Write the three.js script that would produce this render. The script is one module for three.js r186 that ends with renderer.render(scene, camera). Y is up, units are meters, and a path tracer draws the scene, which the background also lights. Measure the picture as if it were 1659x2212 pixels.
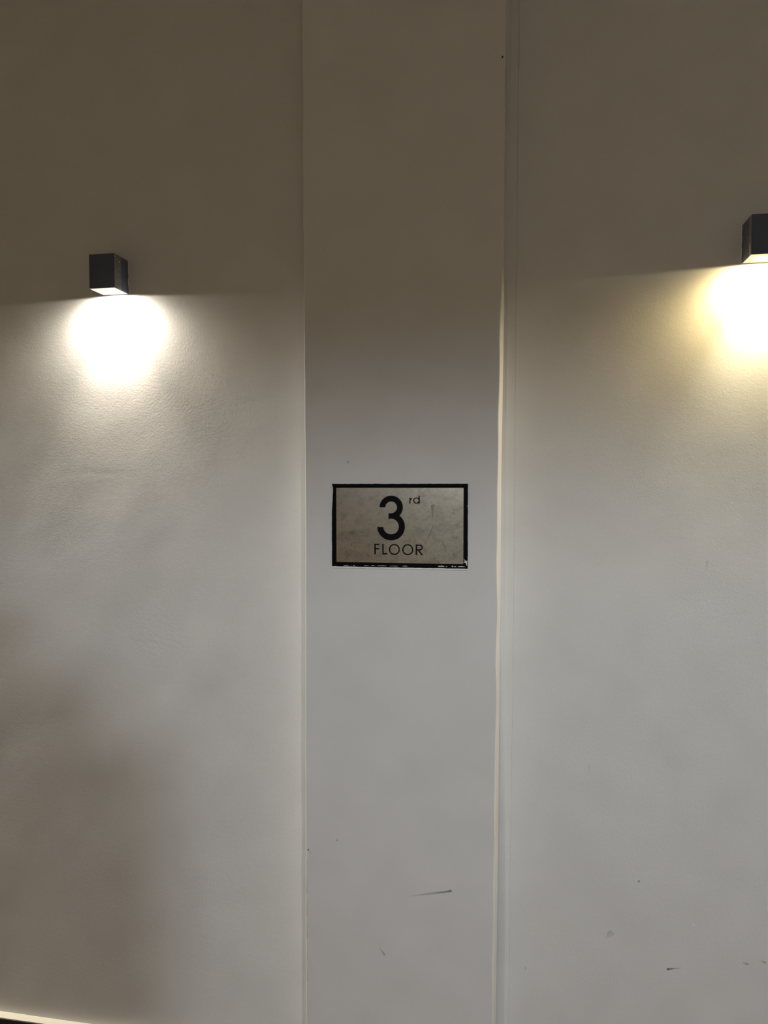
import * as THREE from 'three';
import { RoundedBoxGeometry } from 'three/addons/geometries/RoundedBoxGeometry.js';
import { mergeGeometries } from 'three/addons/utils/BufferGeometryUtils.js';
import { createNoise2D } from 'simplex-noise';

// ---------------------------------------------------------------- camera, exposure
// x = 0 is the camera's foot on the wall, z = 0 the plane of the two recessed wall panels, y = 0 the floor.
const scene = new THREE.Scene();
scene.background = new THREE.Color(0x000000);
const camera = new THREE.PerspectiveCamera(69.873, 1659 / 2212, 0.02, 30);
camera.position.set(0, 1.59, 1.80);
camera.rotation.order = 'YXZ';
camera.rotation.set(THREE.MathUtils.degToRad(-2.2095), THREE.MathUtils.degToRad(10.066), THREE.MathUtils.degToRad(-0.053));
const renderer = new THREE.WebGLRenderer({ antialias: true });
renderer.toneMapping = THREE.LinearToneMapping;
renderer.toneMappingExposure = 0.95;
renderer.shadowMap.enabled = true;

// Wall lamps: [candela, half angle, penumbra] of a narrow lens beam, a broad beam and a weak spill out to the horizontal.
const LAMPS = [
  { label: 'dark square downlight with cool white glow, on the wall left of pilaster', x: -1.035, wall: 'front', worn: 1, lights: [[[1, 0.91, 0.76], 1.3, 1.555, 1], [[1, 0.89, 0.73], 1.0, 0.6, 1], [[1, 0.90, 0.76], 0.10, 1.56, 0.04]] },
  { label: 'dark square downlight with warm yellow glow, on the wall right of pilaster', x: 0.540, wall: 'front', worn: -1, lights: [[[1, 0.77, 0.36], 1.05, 1.555, 1], [[1, 0.92, 0.66], 0.9, 0.6, 1], [[1, 0.80, 0.42], 0.10, 1.56, 0.04]] },
  { label: 'dark square downlight on the brown wall beside the grey locker', x: 0.0, wall: 'back', worn: 0, soft: 1.15, lights: [[[0.85, 0.92, 1], 8.3, 1.555, 0.18]] },
  { label: 'dark square downlight on the brown wall opposite the warm yellow lamp', x: 0.55, wall: 'back', worn: 0, soft: 1.15, lights: [[[0.85, 0.92, 1], 6.0, 1.555, 0.18]] },
  { label: 'dark square downlight farther along the wall left of pilaster', x: -3.0, wall: 'front', worn: 0, lights: [[[1, 0.95, 0.80], 19, 1.555, 0.16]] },
  { label: 'dark square downlight farther along the wall right of pilaster', x: 2.0, wall: 'front', worn: 0, lights: [[[1, 0.95, 0.84], 5.5, 1.555, 0.1]] },
];
const ROOM = { left: -4.0, right: 2.6, back: 2.7, top: 3.2 };

// ---------------------------------------------------------------- helpers
let seed = 7;
const rnd = () => { seed = (seed * 1664525 + 1013904223) >>> 0; return seed / 4294967296; };
const noise = createNoise2D(rnd);
const taken = {};
function numbered(name) { const n = taken[name] = (taken[name] ?? -1) + 1; return n ? `${name}_${String(n).padStart(3, '0')}` : name; }
function obj(name, geometry, material, parent = scene) {
  const m = new THREE.Mesh(geometry, material);
  m.name = parent === scene ? numbered(name) : name;
  m.castShadow = m.receiveShadow = true;
  parent.add(m);
  return m;
}
function struct(name, geometry, material, label, category) {
  const m = obj(name, geometry, material);
  m.userData = { kind: 'structure', label, category };
  return m;
}
function box(w, h, d, x, y, z) { const g = new THREE.BoxGeometry(w, h, d); g.translate(x, y, z); return g; }
function rbox(w, h, d, x, y, z, r = 0.001, s = 2) { const g = new RoundedBoxGeometry(w, h, d, s, r); g.translate(x, y, z); return g; }
// piecewise linear curve through [y, value] pairs, sorted from high y to low y, eased a little by averaging
function curve(pairs) {
  const at = y => {
    if (y >= pairs[0][0]) return pairs[0][1];
    for (let i = 1; i < pairs.length; i++) if (y >= pairs[i][0]) {
      const [y1, a] = pairs[i - 1], [y0, b] = pairs[i];
      return b + (a - b) * (y - y0) / (y1 - y0);
    }
    return pairs[pairs.length - 1][1];
  };
  return y => (at(y - 0.06) + at(y) * 2 + at(y + 0.06)) / 4;
}
// A closed section (x, z points, counter-clockwise seen from above) carried along a list of heights: one solid, uv in metres.
function loft(levels, section, closed = true) {
  const rows = levels.map(section), n = rows[0].length, pos = [], uv = [], idx = [];
  // vertices are split at corners by doubling points in the section itself, so plain smooth normals are enough
  for (let j = 0; j < levels.length; j++) {
    for (let i = 0; i < n; i++) {
      const [x, z] = rows[j][i];
      pos.push(x, levels[j], z); uv.push(x, levels[j]);
    }
  }
  const wrap = closed ? n : n - 1;
  for (let j = 0; j + 1 < levels.length; j++) for (let i = 0; i < wrap; i++) {
    const a = j * n + i, b = j * n + (i + 1) % n, c = a + n, d = b + n;
    idx.push(a, b, d, a, d, c);
  }
  const g = new THREE.BufferGeometry();
  g.setAttribute('position', new THREE.Float32BufferAttribute(pos, 3));
  g.setAttribute('uv', new THREE.Float32BufferAttribute(uv, 2));
  g.setIndex(idx);
  g.computeVertexNormals();
  return g;
}
const range = (a, b, n) => Array.from({ length: n + 1 }, (_, i) => a + (b - a) * i / n);
const fbm = (x, y, o = 3) => { let s = 0, a = 1, t = 0; for (let i = 0; i < o; i++) { s += a * noise(x, y); t += a; a *= 0.5; x = x * 2.03 + 7.1; y = y * 2.03 - 3.7; } return s / t; };

// ---------------------------------------------------------------- textures
function dataTex(w, h, f, srgb) {
  const d = new Uint8Array(w * h * 4);
  for (let y = 0; y < h; y++) for (let x = 0; x < w; x++) {
    const c = f(x, y), i = (y * w + x) * 4;
    for (let k = 0; k < 3; k++) d[i + k] = Math.max(0, Math.min(255, Math.round((Array.isArray(c) ? c[k] : c) * 255)));
    d[i + 3] = 255;
  }
  const t = new THREE.DataTexture(d, w, h);
  t.magFilter = THREE.LinearFilter; t.minFilter = THREE.LinearMipmapLinearFilter; t.generateMipmaps = true;
  t.wrapS = t.wrapT = THREE.RepeatWrapping;
  if (srgb) t.colorSpace = THREE.SRGBColorSpace;
  t.needsUpdate = true;
  return t;
}
// Roller-and-trowel relief of the painted plaster over one panel of w x h metres (texture spans it once).
function plasterRelief(w, h, px, py, ox, rough, extra) {
  return dataTex(px, py, (i, j) => {
    const x = i / px * w + ox, y = j / py * h;
    const patch = 0.5 + 0.5 * fbm(x * 2.1 + 11, y * 2.1, 2);                     // some areas are rougher than others
    const peel = fbm(x * 150, y * 150, 2), trowel = fbm(x * 34 + 50, y * 52, 3), roller = fbm(x * 180, y * 22 + 9, 2);
    let v = 0.5 + rough * (0.10 + 0.22 * patch) * peel + 0.12 * rough * trowel + 0.06 * roller * patch;
    if (extra) v += extra(x, y);
    const gx = Math.floor(x * 16), gy = Math.floor(y * 16);                       // a few paint nibs
    const r = Math.abs(Math.sin(gx * 127.1 + gy * 311.7) * 43758.5453) % 1;
    if (r > 0.86) {
      const cx = (gx + 0.2 + 0.6 * ((r * 977) % 1)) / 16, cy = (gy + 0.2 + 0.6 * ((r * 5323) % 1)) / 16, q = Math.hypot(x - cx, y - cy) / 0.0022;
      if (q < 1) v += 0.35 * (1 - q * q);
    }
    return v;
  });
}
// Off-white emulsion with faint patchy tone; marks are drawn over it where the photograph shows them.
const PAINT = [0.64, 0.637, 0.625];
function toSRGB(c) { return c <= 0.0031308 ? 12.92 * c : 1.055 * Math.pow(c, 1 / 2.4) - 0.055; }
function paintMap(x0, y0, w, h, px, py, marks) {
  const base = PAINT.map(c => toSRGB(c));
  const cv = document.createElement('canvas'); cv.width = px; cv.height = py;
  const g = cv.getContext('2d');
  const img = g.createImageData(px, py);
  for (let j = 0; j < py; j++) for (let i = 0; i < px; i++) {
    const x = x0 + i / px * w, y = y0 + h - j / py * h, o = (j * px + i) * 4;
    const t = 0.012 * fbm(x * 5 + 3, y * 5, 2) + 0.010 * (rnd() - 0.5);
    for (let k = 0; k < 3; k++) img.data[o + k] = Math.round(255 * Math.min(1, base[k] + t * (k === 2 ? 1.15 : 1)));
    img.data[o + 3] = 255;
  }
  g.putImageData(img, 0, 0);
  g.setTransform(px / w, 0, 0, -py / h, -x0 * px / w, (y0 + h) * py / h);      // draw in metres
  marks?.(g);
  const t = new THREE.CanvasTexture(cv);
  t.colorSpace = THREE.SRGBColorSpace;
  return t;
}
function spanUV(g, x0, y0, w, h) {      // uv in metres -> once over the panel
  const uv = g.attributes.uv;
  for (let i = 0; i < uv.count; i++) uv.setXY(i, (uv.getX(i) - x0) / w, (uv.getY(i) - y0) / h);
  return g;
}
// a tapering streak between two points, darkest at the second
function streak(g, a, b, width, colour, alpha, n = 60) {
  const dx = (b[0] - a[0]) / n, dy = (b[1] - a[1]) / n, l = Math.hypot(dx, dy), ux = -dy / l, uy = dx / l;
  for (let i = 0; i < n; i++) {
    const t = (i + 0.5) / n, r = width * (0.25 + 0.75 * Math.sqrt(t)) / 2 * (0.85 + 0.3 * rnd());
    const x = a[0] + dx * i, y = a[1] + dy * i, o = (rnd() - 0.5) * r * 0.3;
    g.fillStyle = `rgba(${colour},${(alpha * (0.15 + 0.85 * t) * (0.75 + 0.25 * rnd())).toFixed(3)})`;
    g.beginPath(); g.moveTo(x + ux * (o + r), y + uy * (o + r)); g.lineTo(x + dx + ux * (o + r), y + dy + uy * (o + r)); g.lineTo(x + dx + ux * (o - r), y + dy + uy * (o - r)); g.lineTo(x + ux * (o - r), y + uy * (o - r)); g.fill();
  }
}
function dot(g, x, y, r, colour) { g.fillStyle = `rgba(${colour})`; g.beginPath(); g.ellipse(x, y, r, r, 0, 0, 7); g.fill(); }

function paintMaterial(map, bump, bumpScale) {
  return new THREE.MeshPhysicalMaterial({ map, bumpMap: bump, bumpScale, roughness: 0.62, specularIntensity: 0.6 });
}

// ---------------------------------------------------------------- the front wall: two recessed panels and a pilaster
const H = ROOM.top;
const levels = range(0, H, 122);
const edgeLeft = curve([[3.05, -0.4946], [2.72, -0.4949], [2.187, -0.4955], [1.53, -0.4933], [0.85, -0.4968], [0.256, -0.4982], [0, -0.4987]]);
const edgeRight = curve([[3.05, -0.0195], [2.668, -0.0228], [2.364, -0.0257], [1.952, -0.0308], [1.637, -0.0349], [1.21, -0.0358], [0.664, -0.0395], [0.316, -0.0417], [0, -0.0435]]);
const inner = curve([[3.05, -0.0228], [2.731, -0.0241], [2.41, -0.0250], [1.973, -0.0255], [1.64, -0.0298], [1.188, -0.0308], [1.074, -0.0319], [0.61, -0.0335], [0.242, -0.0362], [0, -0.038]]);
const stripEdge = curve([[3.05, 0.0068], [2.728, 0.0055], [2.19, 0.0033], [1.751, 0.0016], [1.189, 0.0004], [0.961, -0.0016], [0.613, -0.0041], [0.246, -0.0055], [0, -0.0064]]);
const FRONT = 0.10;

const leftWave = (x, y) => 0.0016 * fbm(x * 1.9 + 4.2, y * 1.5 + 1.3, 2) + 0.0004 * fbm(x * 7, y * 7 + 5, 2);
const rightWave = (x, y) => 0.0012 * fbm(x * 1.7 + 21, y * 1.4 + 8, 2) + 0.0004 * fbm(x * 6 + 3, y * 6, 2);
const ease = (x, a, b) => { const t = Math.max(0, Math.min(1, (x - a) / (b - a))); return t * t * (3 - 2 * t); };

// trowel marks on the left panel: a rough patch, a long crease and a few short ones (x from the panel's left end)
const workmarks = (x, y) => {
  x += ROOM.left;
  let v = 0.30 * Math.exp(-(((x + 0.925) / 0.10) ** 2 + ((y - 1.19) / 0.085) ** 2)) * fbm(x * 75, y * 75, 2);
  for (const [x0, x1, yc, k] of [[-1.26, -0.96, 1.605, 0.30], [-0.90, -0.72, 1.43, 0.10], [-1.12, -0.98, 1.52, 0.10]]) {
    const t = (x - x0) / (x1 - x0);
    if (t > 0 && t < 1) { const q = (y - yc - 0.012 * Math.sin(t * 3.1) - 0.004 * noise(x * 12, yc)) / 0.010; v -= k * Math.sin(t * Math.PI) * Math.exp(-q * q); }
  }
  return v;
};
{ // left panel
  const x1 = -0.485, w = x1 - ROOM.left;
  const xs = range(ROOM.left, x1, 120);
  const g = loft(levels, y => [[ROOM.left, -0.15], [ROOM.left, -0.15], ...xs.map(x => [x, leftWave(x, y) * (1 - ease(x, -0.56, -0.50))]), [x1, -0.15], [x1, -0.15]]);
  spanUV(g, ROOM.left, 0, w, H);
  const map = paintMap(ROOM.left, 0, w, H, 1024, 1024);
  struct('wall_left', g, paintMaterial(map, plasterRelief(w, H, 2048, 2048, 0, 0.85, workmarks), 0.0005), 'off-white plaster wall panel behind the cool white wall lamp, left of pilaster', 'wall');
}
{ // right panel: begins at the edge of the corner strip
  const w = ROOM.right + 0.02;
  const g = loft(levels, y => {
    const a = stripEdge(y), xs = range(0, 1, 90).map(t => a + (ROOM.right - a) * t);
    return [[a, -0.15], [a, -0.15], [a, -0.002], ...xs.map(x => [x, rightWave(x, y) * ease(x, a, a + 0.06)]), [ROOM.right, -0.15], [ROOM.right, -0.15]];
  });
  spanUV(g, -0.02, 0, w, H);
  const map = paintMap(-0.02, 0, w, H, 1700, 2048, g2 => {
    streak(g2, [0.4005, 0.4370], [0.3755, 0.4325], 0.0022, '24,22,22', 0.8, 30);               // black scuff with a thick head
    streak(g2, [0.3800, 0.4335], [0.3666, 0.4300], 0.0050, '16,15,15', 1.0, 30);
    streak(g2, [0.5335, 0.4665], [0.5465, 0.4630], 0.0045, '84,82,80', 0.65, 30);
    streak(g2, [0.5725, 0.4748], [0.5845, 0.4712], 0.0045, '84,82,80', 0.65, 30);
    for (let i = 0; i < 6; i++) streak(g2, [0.2258 + i * 0.0022, 0.4875 + i * 0.0012], [0.2300 + i * 0.0027, 0.511 - Math.abs(i - 2) * 0.0022], 0.0032, '104,112,96', 0.30, 24);   // greenish rub
    dot(g2, 0.2995, 0.638, 0.0018, '62,60,58,0.9'); dot(g2, 0.4245, 0.5444, 0.0022, '240,240,238,0.8');
    streak(g2, [0.0345, 0.389], [0.0343, 0.396], 0.0016, '80,78,74', 0.8, 12);
    streak(g2, [0.1798, 0.887], [0.1825, 0.911], 0.0026, '140,138,132', 0.35, 30);
    streak(g2, [0.4402, 1.386], [0.4425, 1.411], 0.0065, '140,134,126', 0.30, 30);
    dot(g2, 0.494, 1.545, 0.0013, '245,240,228,0.9');
  });
  struct('wall_right', g, paintMaterial(map, plasterRelief(w, H, 1700, 2048, 40, 0.7), 0.0004), 'off-white plaster wall panel behind the warm yellow wall lamp, right of pilaster', 'wall');
}
{ // the hand-trowelled corner strip where the right panel meets the pilaster: a shallow hollow, deeper towards the floor
  const g = loft(levels, y => {
    const a = inner(y) - 0.004, b = stripEdge(y), low = 1 - ease(y, 0.5, 1.35), d = 0.0020 + 0.0160 * low;
    const m = b - 0.0215 + 0.0105 * low;
    return [[a, -0.04], [a, -0.04], [a, -d], [a + 0.0035, -d], [a + 0.0035 + (m - a - 0.0035) * 0.5, -d * 0.58], [m - 0.0008, -0.0032], [m + 0.0008, -0.0022], [(m + b) / 2, -0.0015], [b - 0.0008, -0.0010], [b, -0.0016], [b, -0.04], [b, -0.04]];
  });
  const t = paintMap(-0.05, 0, 0.07, H, 32, 1024);
  spanUV(g, -0.05, 0, 0.07, H);
  struct('trim_1', g, paintMaterial(t, null, 1), 'narrow hollow plaster strip along the right edge of pilaster', 'trim');
}
{ // pilaster
  const w = 0.50, x0 = -0.51, r = 0.0045;
  const wave = (x, y) => 0.0012 * fbm(x * 2.2 + 31, y * 1.3 + 2, 2) + 0.0003 * fbm(x * 9, y * 9 + 15, 2);
  const chipA = y => 0.0022 * Math.exp(-(((y - 0.683) / 0.010) ** 2));      // chipped arris
  const g = loft(range(0, H, 244), y => {
    const l = edgeLeft(y) + 0.0006 * fbm(y * 6, 3.3, 2) + chipA(y), q = edgeRight(y) + 0.0007 * fbm(y * 5, 9.1, 3);
    const rr = r * (0.8 + 0.5 * noise(y * 4, 77)), rl = 0.0016;
    const zf = x => FRONT + wave(x, y) * ease(x, l, l + 0.05) * ease(-x, -q, -q + 0.05);
    const s = [[l - 0.0015, -0.05], [l - 0.0015, -0.05], [l - 0.0010, 0.03], [l - 0.0004, 0.07]];
    for (let k = 0; k <= 4; k++) { const a = Math.PI - k * Math.PI / 8; s.push([l + rl + rl * Math.cos(a), FRONT - rl + rl * Math.sin(a)]); }
    for (let k = 1; k < 24; k++) { const x = l + rl + (q - l - rl - rr) * k / 24; s.push([x, zf(x)]); }
    for (let k = 0; k <= 4; k++) { const a = Math.PI / 2 - k * Math.PI / 8; s.push([q - rr + rr * Math.cos(a), FRONT - rr + rr * Math.sin(a)]); }
    const b = inner(y);
    s.push([q + (b - q) * 0.3, 0.07], [q + (b - q) * 0.7, 0.03], [b, -0.022], [b, -0.05], [b, -0.05]);
    return s;
  });
  spanUV(g, x0, 0, w, H);
  const map = paintMap(x0, 0, w, H, 768, 2048, g2 => {
    streak(g2, [-0.2420, 0.6045], [-0.1395, 0.6270], 0.0042, '70,69,67', 0.75, 80);            // long tapering scuff, hooked at its end
    streak(g2, [-0.1455, 0.6320], [-0.1425, 0.6265], 0.0022, '66,65,63', 0.8, 10);
    streak(g2, [-0.3140, 0.4700], [-0.3000, 0.4535], 0.0050, '108,107,104', 0.45, 24);
    streak(g2, [-0.3120, 0.4700], [-0.3020, 0.4550], 0.0016, '84,83,80', 0.6, 24);
    dot(g2, -0.3881, 1.6416, 0.0015, '70,66,58,0.95'); dot(g2, -0.4184, 0.7255, 0.0013, '84,82,74,0.9');
    streak(g2, [-0.4475, 2.1418], [-0.4425, 2.1440], 0.0014, '80,72,60', 0.7, 10);
    dot(g2, -0.0315, 2.5447, 0.0019, '22,18,14,1'); streak(g2, [-0.0245, 2.5455], [-0.0310, 2.5450], 0.0013, '40,34,28', 0.8, 12);
    dot(g2, -0.4905, 0.6955, 0.0020, '92,90,84,0.9'); streak(g2, [-0.4800, 0.6892], [-0.4875, 0.6900], 0.0013, '96,94,88', 0.7, 10);
    for (let k = 0; k < 5; k++) streak(g2, [-0.4945, 0.40 + 0.055 * k + 0.02 * rnd()], [-0.4948, 0.365 + 0.055 * k], 0.0012, '110,106,98', 0.6, 14);
  });
  const m = paintMaterial(map, plasterRelief(w, H, 420, 2048, 80, 0.4), 0.0004);
  const p = struct('wall_pilaster', g, m, 'off-white pilaster between the two wall lamps, carrying the floor sign', 'pilaster');
  p.name = 'wall_middle';
}

// ---------------------------------------------------------------- the rest of the landing, outside the frame
const plain = new THREE.MeshPhysicalMaterial({ color: new THREE.Color().setRGB(...PAINT), roughness: 0.7 });
const brown = new THREE.MeshPhysicalMaterial({ color: new THREE.Color().setRGB(0.24, 0.195, 0.14), roughness: 0.7 });
const W = ROOM.right - ROOM.left + 0.3, CX = (ROOM.right + ROOM.left) / 2;
struct('wall_back', box(W, H, 0.15, CX, H / 2, ROOM.back + 0.075), brown, 'dull brown painted wall opposite the pilaster', 'wall');
struct('wall_side_left', box(0.15, H, ROOM.back + 0.15, ROOM.left - 0.075, H / 2, ROOM.back / 2 - 0.075), brown, 'dull brown painted end wall at the left of the landing', 'wall');
struct('wall_side_right', box(0.15, H, ROOM.back + 0.15, ROOM.right + 0.075, H / 2, ROOM.back / 2 - 0.075), brown, 'dull brown painted end wall at the right of the landing', 'wall');
struct('ceiling', box(W, 0.15, ROOM.back + 0.3, CX, H + 0.075, ROOM.back / 2), plain, 'off-white plaster ceiling of the landing', 'ceiling');
const floorMap = dataTex(256, 256, (i, j) => { const v = 0.5 + 0.5 * fbm(i / 40, j / 40, 4); return [0.34 + 0.07 * v, 0.27 + 0.06 * v, 0.19 + 0.05 * v]; }, true);
floorMap.repeat.set(6, 6);
struct('floor', box(W, 0.15, ROOM.back + 0.3, CX, -0.075, ROOM.back / 2), new THREE.MeshStandardMaterial({ map: floorMap, roughness: 0.4 }), 'brown stone floor of the landing', 'floor');

{ // black stone skirting with a cream bedding strip on its top
  const black = new THREE.MeshPhysicalMaterial({ color: new THREE.Color().setRGB(0.012, 0.011, 0.011), roughness: 0.35 });
  const cream = new THREE.MeshStandardMaterial({ color: new THREE.Color().setRGB(0.78, 0.72, 0.62), roughness: 0.8 });
  const run = (name, label, x0, x1, z) => {
    const s = struct(name, rbox(x1 - x0, 0.0955, 0.024, (x0 + x1) / 2, 0.0478, z + 0.012, 0.0012), black, label, 'skirting');
    const n = 60, top = new THREE.BoxGeometry(x1 - x0, 0.002, 0.0225, n, 1, 4);
    const p = top.attributes.position;
    for (let i = 0; i < p.count; i++) if (p.getY(i) > 0) p.setY(i, p.getY(i) + 0.0006 * fbm(p.getX(i) * 14, p.getZ(i) * 60 + z, 2));
    top.computeVertexNormals(); top.translate((x0 + x1) / 2, 0.0965, z + 0.01125);
    obj('bedding_strip', top, cream, s).userData.label = 'cream mortar along the top of the skirting';
  };
  run('baseboard_left', 'black stone skirting with cream top along the left wall panel', ROOM.left, -0.503, 0);
  run('baseboard_pilaster', 'black stone skirting across the foot of pilaster', -0.524, -0.019, FRONT);
  run('baseboard_right', 'black stone skirting along the right wall panel', -0.019, ROOM.right, 0);
}

{ // two tall cupboards against the opposite wall: the locker's top corner shades the lower part of the left panel from the lamp beside it
  const woodMat = new THREE.MeshPhysicalMaterial({ map: dataTex(128, 512, (i, j) => { const v = 0.5 + 0.5 * fbm(i / 9, j / 160, 3); return [0.40 + 0.10 * v, 0.31 + 0.08 * v, 0.22 + 0.06 * v]; }, true), roughness: 0.5 });
  const greyMat = new THREE.MeshPhysicalMaterial({ color: new THREE.Color().setRGB(0.52, 0.54, 0.53), roughness: 0.45 });
  const knobMat = new THREE.MeshStandardMaterial({ color: 0x8a8680, metalness: 1, roughness: 0.35 });
  const cupboard = (name, label, category, x0, x1, h, m) => {
    const z0 = 2.27, d = ROOM.back - z0 - 0.002, w = x1 - x0, t = 0.02;
    const o = new THREE.Group(); o.name = numbered(name); scene.add(o); o.position.set((x0 + x1) / 2, 0, (z0 + ROOM.back) / 2 - 0.001);
    o.userData = { label, category };
    obj('body', mergeGeometries([box(w, h - 0.08, d - t, 0, 0.08 + (h - 0.08) / 2, t / 2), box(w - 0.06, 0.08, d - 0.06, 0, 0.04, 0.03)]), m, o);
    for (let k = 0; k < 2; k++) {
      const dw = w / 2, door = obj('door', rbox(dw - 0.004, h - 0.09, t, -w / 2 + dw * (k + 0.5), 0.085 + (h - 0.09) / 2, -d / 2 + t / 2, 0.002), m, o);
      obj('handle', rbox(0.012, 0.16, 0.022, (k ? 1 : -1) * 0.04, 1.05, -d / 2 - 0.011, 0.004), knobMat, door).userData.label = 'steel bar handle';
    }
  };
  cupboard('cupboard', 'tall brown wooden cupboard with two doors against the brown wall', 'cupboard', -1.52, -0.60, 1.91, woodMat);
  cupboard('locker', 'tall light grey metal locker with two doors against the brown wall', 'locker', -0.58, -0.132, 1.91, greyMat);
  const card = new THREE.MeshStandardMaterial({ color: new THREE.Color().setRGB(0.36, 0.25, 0.14), roughness: 0.85 });
  const carton = (label, x, y, z, w, h, d) => {
    const b = new THREE.Group(); b.name = numbered('cardboard_box'); scene.add(b); b.position.set(x, y, z);
    b.userData = { label, category: 'box' };
    obj('tray', rbox(w - 0.006, h * 0.62, d - 0.006, 0, h * 0.31, 0, 0.0015), card, b);
    obj('lid', rbox(w, h * 0.38, d, 0, h * 0.81, 0, 0.0015), card, b);
  };
  carton('wide flat cardboard box lying directly on the grey locker', -0.360, 1.91, 2.475, 0.412, 0.024, 0.39);
  carton('narrow flat cardboard box stacked on the wider box', -0.361, 1.934, 2.475, 0.35, 0.030, 0.38);
}

// ---------------------------------------------------------------- wall lamps
const navy = new THREE.MeshPhysicalMaterial({ color: new THREE.Color().setRGB(0.072, 0.084, 0.125), roughness: 0.5, specularIntensity: 0.5 });
const rimWhite = new THREE.MeshPhysicalMaterial({ color: new THREE.Color().setRGB(0.30, 0.28, 0.245), roughness: 0.5 });
const sealantMat = new THREE.MeshPhysicalMaterial({ color: new THREE.Color().setRGB(0.80, 0.79, 0.77), roughness: 0.6 });
// worn side of the housing: dull grey film with swirls and a few flecks of wall paint
function wornTexture(flecks) {
  const cv = document.createElement('canvas'); cv.width = 128; cv.height = 320;
  const g = cv.getContext('2d'), img = g.createImageData(128, 320);
  for (let j = 0; j < 320; j++) for (let i = 0; i < 128; i++) {
    const u = i / 128, v = j / 320, s = fbm(u * 2.2 + 1.6 * fbm(u * 2, v * 3 + 5, 2), v * 6, 3), c = 92 + 62 * Math.max(0, s) + 8 * (rnd() - 0.5), o = (j * 128 + i) * 4;
    img.data[o] = c; img.data[o + 1] = c * 0.98; img.data[o + 2] = c * 0.96; img.data[o + 3] = 255;
  }
  g.putImageData(img, 0, 0);
  g.fillStyle = 'rgb(226,224,220)';
  for (const pts of flecks) { g.beginPath(); pts.forEach(([u, v], i) => g[i ? 'lineTo' : 'moveTo'](u * 128, v * 320)); g.fill(); }
  const t = new THREE.CanvasTexture(cv); t.colorSpace = THREE.SRGBColorSpace;
  return t;
}
const LW = 0.070, LH = 0.0865, LD = 0.070, LY = 2.0875;
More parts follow.
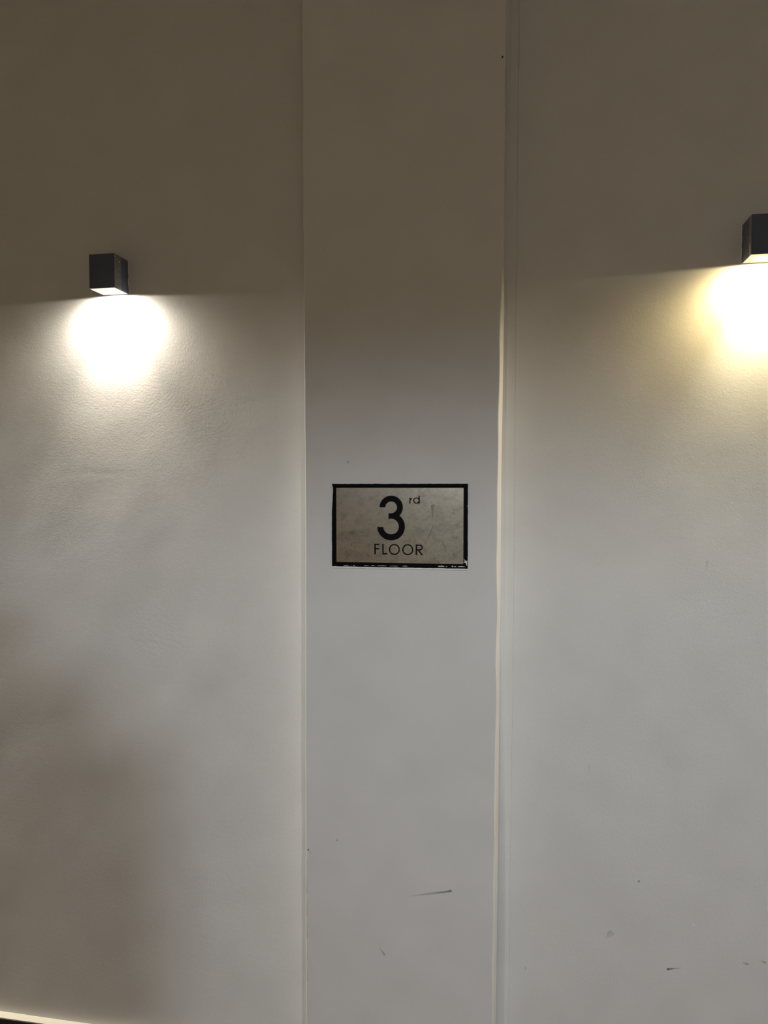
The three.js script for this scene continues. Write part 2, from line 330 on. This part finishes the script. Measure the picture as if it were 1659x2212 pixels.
function wallLamp({ label, x, wall, worn: wornSide, soft = 0.15, lights }) {
  const o = new THREE.Group(); o.name = numbered('wall_lamp'); scene.add(o);
  o.position.set(x, LY, wall === 'back' ? ROOM.back : 0); o.rotation.y = wall === 'front' ? 0 : Math.PI;      // origin: bottom centre of the back, on the wall
  o.userData = { label, category: 'lamp', group: 'square downlights on the landing walls' };
  // housing: four walls round a recess and a lid
  const t = 0.0022, parts = [
    rbox(LW, LH, t, 0, LH / 2, LD - t / 2, 0.0008), rbox(LW, LH, t, 0, LH / 2, t / 2 + 0.0005, 0.0008),
    rbox(t, LH, LD - 0.001, -LW / 2 + t / 2, LH / 2, LD / 2, 0.0008), rbox(t, LH, LD - 0.001, LW / 2 - t / 2, LH / 2, LD / 2, 0.0008),
    rbox(LW - 0.002, t, LD - 0.002, 0, LH - t / 2, LD / 2, 0.0008), box(LW - 2 * t, 0.002, LD - 2 * t, 0, 0.012, LD / 2)];
  obj('housing', mergeGeometries(parts.map(p => p.index ? p.toNonIndexed() : p)), navy, o);
  // bottom plate with a round opening
  const sh = new THREE.Shape(); const a = LW / 2 - t; sh.moveTo(-a, -a); sh.lineTo(a, -a); sh.lineTo(a, a); sh.lineTo(-a, a); sh.closePath();
  const hole = new THREE.Path(); hole.absarc(0, 0, 0.0245, 0, Math.PI * 2, true); sh.holes.push(hole);
  const plate = new THREE.ExtrudeGeometry(sh, { depth: 0.002, bevelEnabled: false, curveSegments: 40 });
  plate.rotateX(Math.PI / 2); plate.translate(0, 0.0026, LD / 2);
  obj('bottom_plate', plate, rimWhite, o).userData.label = 'pale bottom plate with round opening';
  const ring = new THREE.TorusGeometry(0.0245, 0.0011, 10, 48); ring.rotateX(Math.PI / 2); ring.translate(0, 0.0012, LD / 2);
  obj('lens_ring', ring, new THREE.MeshStandardMaterial({ color: 0x9a948a, metalness: 0.6, roughness: 0.35 }), o);
  // glowing lens: a shallow dome set in the opening
  const prof = []; for (let k = 0; k <= 10; k++) { const q = k / 10 * Math.PI / 2; prof.push(new THREE.Vector2(Math.sin(q) * 0.0235, 0.0045 - Math.cos(q) * 0.0072)); }
  prof.push(new THREE.Vector2(0.0235, 0.0085), new THREE.Vector2(0.0001, 0.0085));
  const lens = new THREE.LatheGeometry(prof, 40); lens.translate(0, 0, LD / 2);
  const c = new THREE.Color().setRGB(...lights[0][0]);
  obj('lens', lens, new THREE.MeshStandardMaterial({ color: 0xffffff, emissive: c, emissiveIntensity: 5, roughness: 0.4 }), o).userData.label = 'glowing round lens';
  // worn strip on the side of the housing
  if (wornSide) {
    const d = wornSide > 0 ? 0.031 : 0.016;
    const flecks = wornSide > 0
      ? [[[0.93, 0.02], [1, 0.02], [0.98, 0.075], [0.80, 0.085], [0.88, 0.095], [1, 0.085]], [[0.34, 0.16], [0.24, 0.20], [0.16, 0.185], [0.22, 0.15]], [[0.16, 0.345], [0.23, 0.36], [0.19, 0.385], [0.14, 0.37]], [[0.10, 0.74], [0.17, 0.75], [0.13, 0.77]], [[0.12, 0.955], [0.2, 0.96], [0.1, 0.99], [0.02, 0.985]]]
      .map(p => p.map(([u, v]) => [1 - u, v]))
      : [[[0.20, 0.70], [0.44, 0.72], [0.50, 0.86], [0.38, 0.97], [0.26, 0.96], [0.30, 0.84]], [[0.70, 0.10], [0.76, 0.14], [0.72, 0.2]]];
    const solid = new THREE.BoxGeometry(d, LH - 0.002, 0.0003);
    solid.rotateY(wornSide * Math.PI / 2);
    solid.translate(wornSide * (LW / 2 + 0.00012), LH / 2, LD - 0.0006 - d / 2);
    obj('worn_strip', solid, new THREE.MeshPhysicalMaterial({ map: wornTexture(flecks), roughness: 0.42 }), o).userData.label = 'dull grey worn strip with flecks of white paint';
    // bead of wall paint and filler where the housing meets the wall
    const pts = range(0, 1, 9).map(v => new THREE.Vector3(wornSide * (LW / 2 + 0.0009 + 0.0011 * noise(v * 5, wornSide * 3)), -0.001 + v * LH, 0.0016 + 0.0018 * Math.max(0, noise(v * 6, 8))));
    obj('paint_bead', new THREE.TubeGeometry(new THREE.CatmullRomCurve3(pts), 30, 0.0013, 6), sealantMat, o).userData.label = 'bead of wall paint at the back edge';
  }
  // the light itself, just under the lens
  for (const [rgb, candela, angle, penumbra] of lights) {
    const s = new THREE.SpotLight(new THREE.Color().setRGB(...rgb), candela, 0, angle, penumbra, 2);
    s.position.set(0, -0.0016, LD / 2); s.target.position.set(0, -1, LD / 2);
    s.castShadow = true; s.shadow.radius = soft; s.name = 'lamp_light'; s.target.name = 'lamp_aim';
    o.add(s, s.target);
  }
  return o;
}
for (const l of LAMPS) wallLamp(l);

// ---------------------------------------------------------------- floor sign
{
  const o = new THREE.Group(); o.name = numbered('floor_sign'); scene.add(o);
  const X0 = -0.4270, Y1 = 1.5897, SW = 0.3221, SH = 0.1964;
  o.position.set(X0 + SW / 2, Y1 - SH, FRONT);
  o.userData = { label: 'black-bordered brushed steel sign reading 3rd FLOOR on the pilaster', category: 'sign' };
  const T = 0.0042;
  const blackMat = new THREE.MeshPhysicalMaterial({ color: new THREE.Color().setRGB(0.003, 0.003, 0.0033), roughness: 0.6, specularIntensity: 0.08 });
  // backing board with slightly uneven outline
  const sh = new THREE.Shape(), pts = [];
  const jag = (k, s) => 0.0005 * noise(k * 0.9, s);
  for (let k = 0; k <= 40; k++) pts.push([-SW / 2 + SW * k / 40, 0 + jag(k, 1)]);
  for (let k = 1; k <= 24; k++) pts.push([SW / 2 + jag(k, 2), SH * k / 24]);
  for (let k = 1; k <= 40; k++) pts.push([SW / 2 - SW * k / 40, SH + jag(k, 3)]);
  for (let k = 1; k < 24; k++) pts.push([-SW / 2 + 0.003 * ease(1 - k / 24, 0.55, 1) + jag(k, 4), SH - SH * k / 24]);
  pts.forEach(([x, y], i) => sh[i ? 'lineTo' : 'moveTo'](x, y)); sh.closePath();
  const board = new THREE.ExtrudeGeometry(sh, { depth: T, bevelEnabled: false });
  obj('backing_board', board, blackMat, o).userData.label = 'black border board';

  // steel plate: horizontally brushed, fingermarked on the left half
  const PW = 0.3012, PH = 0.1765, px = -0.4159 - (X0 + SW / 2), py = 1.5804 - (Y1 - SH);      // plate's top left corner
  const stain = (u, v) => {
    let s = 0.55 * Math.max(0, fbm(u * 7 + 2, v * 5, 3)) + 0.35 * Math.max(0, fbm(u * 22, v * 14 + 6, 2));
    for (const [a, b, ra, rb, k] of [[0.055, 0.36, 0.03, 0.035, 0.5], [0.17, 0.46, 0.025, 0.035, 0.45], [0.23, 0.62, 0.12, 0.05, 0.35], [0.13, 0.60, 0.025, 0.04, 0.5], [0.28, 0.14, 0.02, 0.03, 0.5], [0.155, 0.04, 0.015, 0.03, 0.5], [0.09, 0.9, 0.03, 0.04, 0.45], [0.19, 0.9, 0.07, 0.05, 0.3], [0.05, 0.65, 0.03, 0.08, 0.3], [0.8, 0.36, 0.06, 0.1, 0.22], [0.64, 0.6, 0.10, 0.05, 0.25], [0.02, 0.1, 0.03, 0.15, 0.3]]) {
      const q = ((u - a) / ra) ** 2 + ((v - b) / rb) ** 2; if (q < 4) s += k * Math.exp(-q);
    }
    const ringq = Math.abs(Math.hypot((u - 0.19) / 0.075, (v - 0.77) / 0.035) - 1); s += 0.35 * Math.exp(-((ringq / 0.16) ** 2));
    return s;
  };
  const cvt = (w, h, f) => dataTex(w, h, (i, j) => f(i / w, 1 - j / h), true);
  const steelMap = cvt(512, 300, (u, v) => {
    const s = Math.min(1, stain(u, v)), b = 0.74 + 0.02 * fbm(u * 3, v * 60, 2) - 0.25 * s;
    return [b, b * (0.995 - 0.02 * s), b * (0.96 - 0.05 * s)];
  });
  const steelRough = dataTex(512, 300, (i, j) => { const s = Math.min(1, stain(i / 512, 1 - j / 300)); return 0.24 + 0.07 * s + 0.02 * fbm(i / 90, j / 4, 2); });
  const steel = new THREE.MeshPhysicalMaterial({ map: steelMap, metalness: 1, roughness: 1, roughnessMap: steelRough, anisotropy: 0.6, anisotropyRotation: 0 });
  const rim = new THREE.BoxGeometry(PW, PH, 0.0008);
  rim.translate(px + PW / 2, py - PH / 2, T + 0.0004);
  obj('steel_plate', rim, steel, o).userData.label = 'brushed steel plate with smudges';

  // lettering: flat black characters; coordinates in millimetres from the plate's top left corner, y down
  const ink = new THREE.MeshPhysicalMaterial({ color: new THREE.Color().setRGB(0.005, 0.0055, 0.007), roughness: 0.6, specularIntensity: 0.08 });
  const mm = (x, y) => [(x - 136) * 0.2184, (y - 170) * 0.2166];
  const V = (x, y) => { const [a, b] = mm(x, y); return new THREE.Vector2(px + a / 1000, py - b / 1000); };
  const arc = (cx, cy, r, a0, a1, n = 28, ry = r) => range(a0, a1, n).map(a => V(cx + r * Math.cos(a * Math.PI / 180), cy + ry * Math.sin(a * Math.PI / 180)));   // degrees, clockwise on the sign
  function glyph(name, label, outlines) {
    const gs = outlines.map(([outer, ...holes]) => {
      const s = new THREE.Shape(outer); holes.forEach(h => s.holes.push(new THREE.Path(h)));
      return new THREE.ExtrudeGeometry(s, { depth: 0.0004, bevelEnabled: false });
    });
    const g = gs.length > 1 ? mergeGeometries(gs) : gs[0];
    g.translate(0, 0, T + 0.0008);
    obj(name, g, ink, o).userData.label = label;
  }
  const R = (x0, y0, x1, y1) => [V(x0, y0), V(x1, y0), V(x1, y1), V(x0, y1)];
  const O = (cx, cy, a, b) => [arc(cx, cy, a, 0, 360, 48).slice(0, -1), arc(cx, cy, b, 0, 360, 48).slice(0, -1)];
  { // 3: two bowls and a short middle bar
    const U = [741, 381.5, 127, 63.5], L = [739, 589.5, 151, 85];
    const meet = [832, 478], au = Math.atan2(meet[1] - U[1], meet[0] - U[0]) * 180 / Math.PI, al = Math.atan2(meet[1] - L[1], meet[0] - L[0]) * 180 / Math.PI;
    glyph('numeral', 'large black numeral 3', [[[
      ...arc(U[0], U[1], U[2], -180, au, 40), ...arc(L[0], L[1], L[2], al, 178, 48), ...arc(L[0], L[1], L[3], 176, -90, 48),
      V(713, 507), V(713, 446), V(741, 446), ...arc(U[0], U[1], U[3], 88, -180, 40)]]]);
  }
  glyph('letter', 'small raised black letter r', [[R(938, 275, 950.5, 340)], [[V(949, 296), ...arc(968, 298, 20, 190, 268, 10), V(969, 287), ...arc(968, 300, 11, -90, -160, 8), V(949, 306)]]]);
  glyph('letter', 'small raised black letter d', [O(1014, 307, 34.5, 23.5), [R(1037, 255, 1049.5, 340)]]);
  glyph('letter', 'black capital letter F', [[[V(556, 778), V(612, 778), V(612, 792), V(573, 792), V(573, 825), V(612, 825), V(612, 840), V(573, 840), V(573, 893), V(556, 893)]]]);
  glyph('letter', 'black capital letter L', [[[V(643, 779), V(659, 779), V(659, 879), V(700, 879), V(700, 894), V(643, 894)]]]);
  glyph('letter', 'first black capital letter O', [O(775.5, 838.5, 60, 46)]);
  glyph('letter', 'second black capital letter O', [O(921, 838.5, 60, 46)]);
  glyph('letter', 'black capital letter R', [[
    [V(1006, 781), V(1052, 781), ...arc(1052, 813, 32, -90, 90, 24), V(1050, 845), V(1087, 897), V(1067, 897), V(1030, 845), V(1023, 845), V(1023, 897), V(1006, 897)],
    [V(1023, 795), V(1023, 831), ...arc(1052, 813, 18, 90, -90, 20)]]]);

  // scratches on the plate and chips of white paint on the border
  const scratch = new THREE.MeshStandardMaterial({ color: new THREE.Color().setRGB(0.10, 0.105, 0.09), roughness: 0.6 });
  const chipMat = new THREE.MeshStandardMaterial({ color: new THREE.Color().setRGB(0.66, 0.66, 0.65), roughness: 0.7 });
  const flat = (name, label, poly, m, z, d = 0.00012) => { const g = new THREE.ExtrudeGeometry(new THREE.Shape(poly), { depth: d, bevelEnabled: false }); g.translate(0, 0, z); const q = obj(name, g, m, o); q.userData.label = label; };
  flat('scratch', 'wedge-shaped scrape on the steel', [V(1168, 356), V(1206, 343), V(1203, 370), V(1192, 470), V(1196, 548), V(1188, 500), V(1178, 430)], new THREE.MeshStandardMaterial({ color: new THREE.Color().setRGB(0.20, 0.21, 0.18), roughness: 0.6 }), T + 0.0008);
  flat('scratch', 'thin scratch beside the scrape', [V(1187, 588), V(1190, 592), V(1150, 690), V(1106, 765), V(1102, 763), V(1143, 690)], scratch, T + 0.0008);
  flat('scratch', 'short dark scratch near the corner', [V(1285, 730), V(1303, 770), V(1325, 812), V(1329, 870), V(1326, 870), V(1320, 815), V(1299, 772)], scratch, T + 0.0008);
  const by = x => 1028 - (x - 100) * 0.0085;    // bottom edge of the board in the same millimetre frame
  for (const [x0, x1, h] of [[212, 272, 9], [292, 300, 8], [318, 340, 10], [440, 500, 7], [520, 560, 8], [580, 700, 8], [720, 818, 7], [860, 920, 9], [1244, 1318, 13], [1330, 1345, 9], [1392, 1410, 16], [1418, 1440, 11], [1455, 1540, 10]]) {
    const poly = [V(x0, by(x0) - 1)], n = 6;
    for (let k = 1; k < n; k++) poly.push(V(x0 + (x1 - x0) * k / n, by(x0) - h * (0.45 + 0.55 * rnd())));
    poly.push(V(x1, by(x1) - 1));
    flat('paint_chip', 'fleck of white paint on the lower border', poly, chipMat, T, 0.0002);
  }
  flat('paint_chip', 'splash of white paint on the lower corner', [V(1521, 926), V(1533, 946), V(1553, 950), V(1554, 1004), V(1548, 1000), V(1545, 986), V(1536, 971), V(1519, 967), V(1530, 955)], chipMat, T, 0.0002);
  flat('paint_chip', 'fleck of white paint on the side border', [V(1548, 366), V(1560, 358), V(1572, 360), V(1562, 366)], chipMat, T, 0.0002);
  // ridge of wall paint left where the wall was painted up to the sign
  const ridge = (y0, r, z, s, l) => {
    const c = new THREE.CatmullRomCurve3(range(0, 1, 24).map(k => new THREE.Vector3(-SW / 2 + SW * k + 0.0005, y0 + 0.0004 * noise(k * 9, s), z)));
    obj('paint_ridge', new THREE.TubeGeometry(c, 60, r, 8), sealantMat, o).userData.label = l;
  };
  ridge(-0.0022, 0.0026, 0.0014, 5, 'white ridge of paint under the sign');
  ridge(SH + 0.0008, 0.0011, 0.0008, 6, 'white ridge of paint along the top of the sign');
}

renderer.render(scene, camera);
